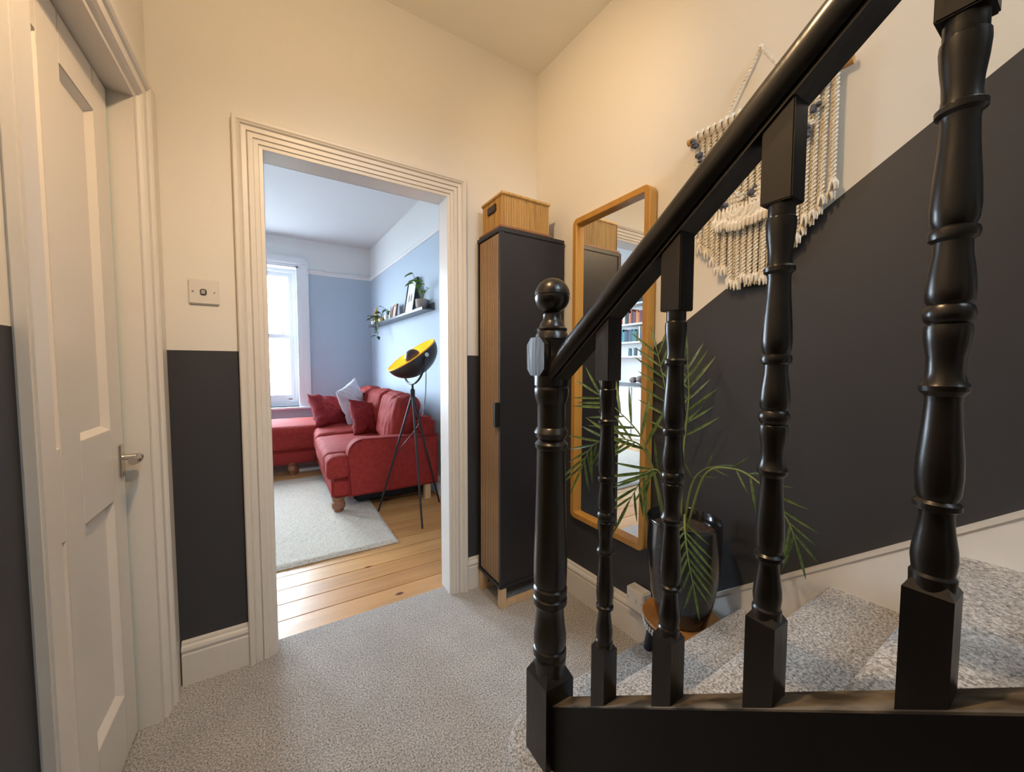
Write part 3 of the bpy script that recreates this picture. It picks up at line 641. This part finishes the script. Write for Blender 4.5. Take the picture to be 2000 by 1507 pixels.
# ------------------------------------------------------------------ rug, sofa
bm = B(); nx, ny = 150, 130; rx0, rx1, ry0, ry1 = -1.55, .635, 2.415, 4.30; g = []
for i in range(nx+1):
    row = []
    for j in range(ny+1):
        u, v = i/nx, j/ny; e = min(u, 1-u)*(rx1-rx0); e2 = min(v, 1-v)*(ry1-ry0); k = min(1, min(e, e2)/.02)
        x = rx0+(rx1-rx0)*u; y = ry0+(ry1-ry0)*v; z = .003+k**.5*(.019+.006*noise.noise(Vector((x*45, y*45, 0)))+.003*noise.noise(Vector((x*9, y*9, 3))))
        row.append(bm.verts.new((x+.006*noise.noise(Vector((y*30,0,x*3))), y+.006*noise.noise(Vector((x*30,5,y*3))), z)))
    g.append(row)
for i in range(nx):
    for j in range(ny): bm.faces.new([g[i][j], g[i+1][j], g[i+1][j+1], g[i][j+1]])
tag(obj('shag_rug', bm, RUG, smooth=True, ang=180), 'cream shaggy rug on the living-room floorboards', 'rug')
so = thing('corner_sofa', 'brick-red corner sofa with chaise and turned wooden feet', 'sofa', (.75, 4.1, 0))
SB = 1.10
part('base', so, RED, .315, SB, 3.085, 5.15, .135, .285, bev=.02)
part('chaise_base', so, RED, -.62, .33, 4.47, 5.22, .125, .27, bev=.02)
part('back_frame', so, RED, SB-.10, SB+.04, 3.10, 5.22, .14, .705, bev=.03)
part('far_back', so, RED, .72, SB, 5.12, 5.24, .14, .66, bev=.03)
bm = B(); al = [(SB+.05,.135),(SB+.05,.56)]
al += [(.435+.11-.11*math.sin(a), .465+.11*math.cos(a)) for a in [R(i*90/8) for i in range(9)]]+[(.435,.135)]
prism(bm, al, lambda u, v, w: (u, w, v), 3.065, 3.215); bmesh.ops.bevel(bm, geom=[e for e in bm.edges if abs(e.verts[0].co.y-e.verts[1].co.y) < 1e-4], offset=.018, segments=3, affect='EDGES')
arm = obj('arm', bm, RED, smooth=True, ang=50); par(arm, so)
bm = B(); tube(bm, [(u, 3.068, v) for u, v in al[1:]], .005, 6); po = obj('piping', bm, RED2, smooth=True); po.parent = arm
bm = B(); rbox(bm, (.62,3.655,.372), (.34,.435,.088), .045, 30, .03, .006, 1); par(obj('seat_cushion', bm, RED, smooth=True, ang=80), so)
bm = B(); rbox(bm, (.365,3.16,.368), (.085,.095,.084), .04, 10, .01, .004, 2); par(obj('seat_cushion_nose', bm, RED, smooth=True, ang=80), so)
bm = B(); rbox(bm, (.62,4.42,.385), (.335,.34,.095), .05, 30, .03, .006, 4); par(obj('seat_cushion', bm, RED, smooth=True, ang=80), so)
bm = B(); rbox(bm, (.0,4.84,.39), (.66,.40,.125), .06, 30, .03, .006, 5); par(obj('chaise_cushion', bm, RED, smooth=True, ang=80), so)
for k, (yc, zt, xc) in enumerate(((3.52,.88,.93),(4.16,.89,.93),(4.78,.90,.93))):
    bm = B(); rot = Matrix.Rotation(R(12), 3, 'Y'); rbox(bm, (xc,yc,.665), (.115,.30,.225), .09, 30, .015, .013, 9+k, rot, front=.03); par(obj('back_cushion', bm, RED, smooth=True, ang=80), so)
FT = [(.022,.030),(.028,.034),(.035,.038),(.04,.034),(.05,.046),(.075,.05),(.095,.044),(.10,.04),(.14,.05)]
for x, y in ((.367,3.14),(.10,4.53),(-.52,4.55),(-.52,5.12)):
    bm = B(); lathe(bm, FT if y < 4.3 else [(0,.03)]+FT[1:], x, y, 20); par(obj('foot', bm, FOOT, smooth=True, ang=40), so)
for x, y in ((1.07,3.13),(1.05,5.1)):
    bm = B(); box(bm, x-.025, x+.025, y-.025, y+.025, 0, .14, bev=.003); par(obj('rear_foot', bm, LEGW), so)
def cushion(name, label, c, w, h, t, eul, m_, seed):
    from mathutils import Euler
    bm = B(); pillow(bm, c, w, h, t, Euler([R(a) for a in eul]).to_matrix(), seed=seed); return tag(obj(name, bm, m_, smooth=True, ang=80), label, 'cushion')
cushion('scatter_cushion', 'crumpled deep red cushion leaning on the chaise, left of the pale cushion', (.47,4.60,.645), .215, .20, .10, (58,8,30), RED2, 2)
cushion('scatter_cushion', 'pale lilac cushion standing upright between the red cushions', (.70,4.52,.735), .225, .225, .07, (78,-18,55), LIL, 5)
cushion('scatter_cushion', 'deep red cushion leaning in front of the sofa back, right of the pale cushion', (.755,3.98,.615), .20, .19, .085, (66,10,28), RED2, 9)
bm = B(); box(bm, .50, 1.02, 3.25, 3.85, .029, .12, bev=.02); tag(obj('storage_bag', bm, mat('black_fabric_bag', (.012,.013,.016), .7)), 'flat black storage bag under the near end of the sofa', 'bag')
bm = B(); box(bm, .16, .48, 4.62, 4.72, .0, .03, bev=.006); tag(obj('cable_tray', bm, PLAS), 'white strip lying on the floor under the chaise', 'cable tray')

# ------------------------------------------------------------------ tripod lamp
lp = thing('tripod_lamp', 'black tripod floor lamp with a tilted gold-lined dome shade', 'floor lamp', (.865, 2.85, 0))
hub = Vector((.868, 2.85, .93)); 
for fx_, fy_ in ((.639,3.031),(.831,2.538),(1.122,2.973)):
    bm = B(); ft = Vector((fx_, fy_, 0)); tube(bm, [ft, ft+(hub-ft)*.99], [.007,.009], 10); par(obj('leg', bm, MET, smooth=True), lp)
bm = B(); lathe(bm, [(0,.014),(.01,.018),(.06,.018),(.07,.009),(.11,.009)], hub.x, hub.y, 16, .90); par(obj('hub', bm, MET, smooth=True), lp)
nrm = (r3*-.50+(-d3)*.79-f2*.36).normalized(); ctr = Vector((.862, 2.85, 1.228)); rad = .208
ax = nrm.cross(f2).normalized(); ay = nrm.cross(ax)
def dome(bm, c, r, n, sgn, k=.5, seg=36, m=12, flip=1, depth=1):
    rows = []
    for i in range(m+1):
        a = math.pi*k*i/m
        rows.append([bm.verts.new(c+r*math.sin(a)*(math.cos(2*math.pi*j/seg)*ax+math.sin(2*math.pi*j/seg)*ay)+sgn*depth*r*math.cos(a)*n) for j in range(seg)])
    for p, q in zip(rows, rows[1:]):
        for j in range(seg): bm.faces.new([p[j], p[(j+1)%seg], q[(j+1)%seg], q[j]])
bm = B(); dome(bm, ctr, rad, nrm, -1, depth=.78); sh = obj('shade', bm, SHOUT, smooth=True); par(sh, lp)
bm = B(); dome(bm, ctr, rad-.005, nrm, -1, depth=.78); li = obj('lining', bm, GOLD, smooth=True); li.parent = sh
bm = B(); tube(bm, [ctr+rad*.993*(math.cos(a)*ax+math.sin(a)*ay) for a in [2*math.pi*j/48 for j in range(49)]], .005, 6, cap=False); ri = obj('rim', bm, GOLD, smooth=True); ri.parent = sh
bm = B(); cc = ctr-nrm*.02; dome(bm, cc, .062, nrm, 1, k=.5, depth=.95); par(obj('bulb_cap', bm, SHOUT, smooth=True), lp)
bm = B(); blob(bm, ctr-nrm*.055, .028, 2, 0); par(obj('bulb', bm, emit('warm_bulb', (1,.72,.35), 90)), lp)
bm = B(); tube(bm, [ctr-nrm*.055, ctr-nrm*.155], .012, 10); par(obj('bulb_holder', bm, MET), lp)
yax = (r3-nrm*r3.dot(nrm)).normalized(); yax = (r3*.62-d3*.05-f2*.78).normalized()  # yoke pivots
p1, p2 = ctr+yax*(rad+.006)-nrm*.03, ctr-yax*(rad+.006)-nrm*.03
bm = B(); dn = Vector((hub.x, hub.y, 1.005)); mid = (p1+p2)/2
pts = []
for i in range(25):
    t = math.pi*i/24; pts.append(mid+(p1-mid)*math.cos(t)+(dn-mid)*math.sin(t))
tube(bm, pts, .008, 8); par(obj('yoke', bm, MET, smooth=True), lp)
bm = B(); tube(bm, [p2-yax*.012, p2+yax*.012], .016, 12); tube(bm, [p1-yax*.012, p1+yax*.012], .016, 12); par(obj('pivot_knob', bm, CHR, smooth=True), lp)
bm = B(); tube(bm, spline([p1, (.985,2.90,.90), (.93,2.88,.70), (.80,2.92,.52), (.75,2.97,.42)]), .003, 6); par(obj('power_cord', bm, MET), lp)

# ------------------------------------------------------------------ picture ledge and the things on it
LZ = 1.655
bm = B(); fl_ = lambda u, z, w: (XV(w)-u, w, LZ+z)
prism(bm, [(0,-.012),(.115,-.012),(.115,.008),(.108,.008),(.108,0),(.012,0),(.012,.055),(0,.055)], fl_, 3.25, 5.12)
tag(obj('picture_ledge', bm, LEDGE), 'long dark picture ledge on the pale blue wall above the sofa', 'shelf')
def framed(name, label, y, w, h, m_, lean, art):
    base = Vector((XV(y)-.075, y, LZ+.004)); t = thing(name, label, 'picture', base)
    def fn(u, v, d): return (base.x+math.sin(lean)*v-math.cos(lean)*d, y+u, base.z+math.cos(lean)*v+math.sin(lean)*d)
    fw = .016
    for a, b, c, e in ((-w,w,0,fw),(-w,w,h-fw,h),(-w,-w+fw,fw,h-fw),(w-fw,w,fw,h-fw)):
        bm = B(); prism(bm, [(a,c),(b,c),(b,e),(a,e)], fn, -.008, .010); par(obj('frame_bar', bm, m_), t)
    bm = B(); prism(bm, [(-w+fw,fw),(w-fw,fw),(w-fw,h-fw),(-w+fw,h-fw)], fn, -.006, .002); par(obj('print', bm, PAPER if art else mat('portrait_print', (.45,.30,.24), .6, col2=(.62,.48,.40), scale=14)), t)
    if art:
        for uu in (-.03, .04):
            bm = B(); prism(bm, [(uu-.012,h*.36),(uu+.010,h*.34),(uu+.016,h*.48),(uu+.002,h*.60),(uu-.012,h*.5)], fn, .002, .0035); par(obj('ink_shape', bm, INK), t)
framed('framed_print', 'large black framed print of two dark feathers on the picture ledge', 3.72, .15, .34, FRB, .16, True)
framed('framed_photo', 'small rose-wood framed photo on the picture ledge', 4.20, .085, .155, FRW, .16, False)
def spot(y, u=.06): return Vector((XV(y)-u, y, LZ+.001))
def pot_on(name, label, y, r, h, m_, u=.06):
    p = spot(y, u); bm = B(); lathe(bm, [(0,r*.72),(.003,r*.76),(h*.5,r*.95),(h*.95,r),(h,r*.98),(h*.97,r*.88),(h*.8,r*.8)], p.x, p.y, 20, p.z); return tag(obj(name, bm, m_, smooth=True), label, 'plant pot'), p
def plant_on(name, label, p, n, spread, hgt, size, m_, trail=0):
    t = thing(name, label, 'plant', p); lm = leaf_mesh('leaf', m_, .36, 5, .2)
    for i in range(n):
        a = random.uniform(0, 2*math.pi); rr_ = spread*random.uniform(.3,1); tip = p+Vector((rr_*math.cos(a)-.01, rr_*math.sin(a), hgt*random.uniform(.35,1)))
        if i < trail: tip = p+Vector((-.055+random.uniform(-.02,.0), random.uniform(-.08,.08), -.24*random.random()))
        tip.x = min(tip.x, XV(p.y)-.02); bm = B(); md = (p+tip)/2+Vector((0,0,.03)) if i >= trail else Vector((tip.x, (p.y+tip.y)/2, p.z+.02))
        s_ = spline([p, md, tip], 5); tube(bm, s_, .0022, 5); so_ = obj('stem', bm, STEM); par(so_, t)
        for q in range(2 if i < trail else 1):
            lo = bpy.data.objects.new('leaf', lm); C.objects.link(lo); lo.parent = so_
            pt = tip if q == 0 else md; dirv = Vector((math.cos(a)-.8, math.sin(a), random.uniform(-.7,.3))).normalized(); z = Vector((0,0,1)); sd = dirv.cross(z).normalized(); up = sd.cross(dirv)
            mm = Matrix(((dirv.x,sd.x,up.x,0),(dirv.y,sd.y,up.y,0),(dirv.z,sd.z,up.z,0),(0,0,0,1))); s = size*random.uniform(.8,1.2)
            lo.matrix_basis = Matrix.Translation(pt) @ mm @ Matrix.Diagonal((s,s,s,1))
            if pt.x+dirv.x*s > XV(pt.y)-.01: lo.matrix_basis = Matrix.Translation(pt-Vector((s,0,0))) @ mm @ Matrix.Diagonal((s,s,s,1))
_, p = pot_on('ledge_pot', 'beige and grey clay pot at the near end of the picture ledge', 3.40, .058, .095, CLAY)
plant_on('leafy_houseplant', 'leafy green houseplant in the clay pot beside the large print', p+Vector((0,0,.08)), 9, .09, .26, .075, IVY2)
_, p = pot_on('ledge_pot', 'tiny white pot at the far end of the picture ledge', 5.06, .04, .075, WPOT)
plant_on('small_ivy', 'small dark trailing ivy in the tiny white pot', p+Vector((0,0,.06)), 6, .05, .08, .05, IVY)
_, p = pot_on('ledge_pot', 'small brass pot beside the amber candles on the ledge', 4.72, .04, .07, BRASS)
plant_on('trailing_ivy', 'ivy trailing down over the front of the picture ledge', p+Vector((0,0,.06)), 14, .06, .1, .055, IVY, trail=10)
_, p = pot_on('ledge_pot', 'clear-rimmed white pot in the middle of the ledge', 4.47, .04, .07, WPOT)
plant_on('sprig_plant', 'sprig of dark leaves in the middle of the ledge', p+Vector((0,0,.06)), 7, .07, .12, .05, IVY)
for y, h in ((4.90,.20),(4.955,.17)):
    p = spot(y, .07); t = thing('pillar_candle', 'taller amber candle in a brass holder on the ledge' if h > .18 else 'shorter amber candle in a brass holder on the ledge', 'candle', p)
    bm = B(); lathe(bm, [(0,.024),(.006,.024),(.01,.008),(.04,.008),(.045,.016),(.055,.016)], p.x, p.y, 14, p.z); par(obj('holder', bm, BRASS, smooth=True), t)
    bm = B(); lathe(bm, [(.05,.013),(h,.012),(h+.005,.002)], p.x, p.y, 12, p.z); par(obj('wax', bm, CANDLE, smooth=True), t)
p = spot(4.36, .055); bm = B(); lathe(bm, [(0,.022),(.06,.024),(.10,.012),(.15,.005),(.155,.004)], p.x, p.y, 14, p.z); tag(obj('bottle', bm, CHR, smooth=True), 'slim silver bottle between the sprig and the small photo', 'bottle')

# ------------------------------------------------------------------ bookcase (seen in the mirror)
bx0, bx1, by0, by1 = XL2+.002, -1.90, 2.9, 4.6
bc = thing('alcove_bookcase', 'white built-in bookcase over cupboards, reflected in the wall mirror', 'bookcase', (-2.05, 3.7, 0))
part('cupboard', bc, SHELFW, bx0, bx1-.02, by0, by1, .0, .86, bev=.003)
for a in (by0+.02, by0+.44, by0+.86, by0+1.28):
    do = part('cupboard_door', bc, SHELFW, bx1-.019, bx1, a, a+.40, .09, .84, bev=.004)
part('counter', bc, mat('dark_slate_counter', (.05,.055,.065), .4), bx0, bx1+.03, by0, by1, .862, .892, bev=.003)
part('back', bc, SHELFW, bx0, bx0+.015, by0, by1, .892, 2.5)
for yy in (by0, 3.18, by1-.025): part('upright', bc, SHELFW, bx0+.015, bx1-.04, yy, yy+.025, .892, 2.5)
SHZ = (1.30, 1.51, 1.775, 2.07, 2.35)
for z in SHZ: part('shelf', bc, SHELFW, bx0+.015, bx1-.04, by0+.025, by1-.025, z-.024, z, bev=.002)
bcol = {'red':(.45,.05,.04),'cream':(.72,.66,.52),'teal':(.03,.22,.25),'navy':(.04,.06,.14),'black':(.02,.02,.022),'green':(.06,.20,.09),'orange':(.6,.22,.05),'white':(.75,.75,.74)}
ORD = ['first','second','third','fourth','fifth','sixth','seventh','eighth','ninth','tenth']+[str(k)+('st' if k % 10 == 1 and k != 11 else 'nd' if k % 10 == 2 and k != 12 else 'rd' if k % 10 == 3 and k != 13 else 'th') for k in range(11, 60)]
bmat = {k: mat(k+'_book_cover', v, .6) for k, v in bcol.items()}
for z, pal, nm in ((1.51, ['teal','navy','green','teal','black','cream'], 'middle'), (1.775, ['black','cream','red','navy','orange','white'], 'upper'), (2.07, ['cream','red','black','white','navy'], 'top')):
    y = 3.40; row = []
    while y < 4.02:
        t = random.uniform(.018,.042); h = random.uniform(.15,.215); c = random.choice(pal); dpt = random.uniform(.12,.17)
        bm = B(); x1_ = bx1-.06; box(bm, x1_-dpt, x1_, y, y+t-.001, z+.0005, z+h, bev=.002)
        row.append((obj('book', bm, bmat[c]), ('thin ' if t < .026 else 'thick ' if t > .035 else '')+('tall ' if h > .195 else 'short ' if h < .168 else '')+c)); y += t
    for k, (o, look) in enumerate(row):
        tag(o, '%s book, %s from the right on the %s bookcase shelf in the mirror' % (look, ORD[k], nm), 'book', 'books on the %s bookcase shelf' % nm)
for y, r in ((3.5,.05),(3.66,.07),(3.8,.055)):
    bm = B(); blob(bm, (-2.0, y,   .892+r*.95), r, 2, .3, 2, y*7, (1,1.1,.8)); tag(obj('stone', bm, STONE, smooth=True), {3.5:'smaller brown stone on the bookcase counter, nearest the mirror edge',3.66:'largest brown stone on the bookcase counter',3.8:'brown stone at the far side of the bookcase counter'}[y], 'stone')
for kj, y in enumerate((3.45, 3.56, 3.68, 3.8, 3.9)):
    bm = B(); lathe(bm, [(0,.032),(.004,.036),(.10,.036),(.11,.030),(.118,.030)], -2.02, y, 16, 1.3005); tag(obj('glass_jar', bm, mat('pale_jar_glaze', (.30,.38,.42), .15), smooth=True), 'pale jar, %s from the right on the lowest bookcase shelf in the mirror' % ORD[kj], 'jar', 'jars on the lowest bookcase shelf')

# ------------------------------------------------------------------ garden hedge beyond the window
for k, (x, y, r) in enumerate(((.45,9.4,.7),(-3.6,10.0,.8))):
    t = B(); blob(t, (x, y, -.25), r, 4, .45, 5, k*3, (1.3,.7,.8)); tag(obj('garden_shrub', t, HEDGE, smooth=True), ('right' if k == 0 else 'left')+' green shrub beyond the sash window', 'shrub')

# ------------------------------------------------------------------ hall ceiling lamp (above the frame)
LX, LY = .12, .62
cl_ = thing('ceiling_spotlight', 'brass ceiling spotlight of the hall', 'lamp', (LX, LY, CZ))
bm = B(); lathe(bm, [(-.02,.06),(-.002,.062)], LX, LY, 28, CZ); par(obj('ceiling_rose', bm, BRASS, smooth=True), cl_)
bm = B(); tube(bm, [(LX,LY,CZ-.02),(LX,LY,CZ-.24)], .008, 10); par(obj('stem', bm, BRASS), cl_)
bm = B(); lathe(bm, [(-.24,.03),(-.255,.035),(-.305,.055)], LX, LY, 28, CZ); bmesh.ops.delete(bm, geom=[f for f in bm.faces if len(f.verts) > 4 and f.calc_center_median().z < CZ-.28], context='FACES'); par(obj('shade', bm, BRASS, smooth=True), cl_)
def head(name, tgt, e, size, blend, rad=.03):
    p = Vector((LX, LY, CZ-.34)); dv = (Vector(tgt)-p); o = lamp(name, 'SPOT', p, e, (1,.68,.385), dv.to_track_quat('-Z','Y').to_euler(), spot_size=R(size), spot_blend=blend, shadow_soft_size=rad)
    o.parent = cl_; o.matrix_parent_inverse = cl_.matrix_basis.inverted()
head('spot_head_hall', (.14, 1.15, 0), 37, 140, .8)
head('spot_head_corner', (1.23, 1.36, 2.15), 27, 60, 1.0)
k = lamp('bulb_glow', 'POINT', (LX, LY, CZ-.34), 15.5, (1,.68,.37), shadow_soft_size=.04)
k.parent = cl_; k.matrix_parent_inverse = cl_.matrix_basis.inverted()
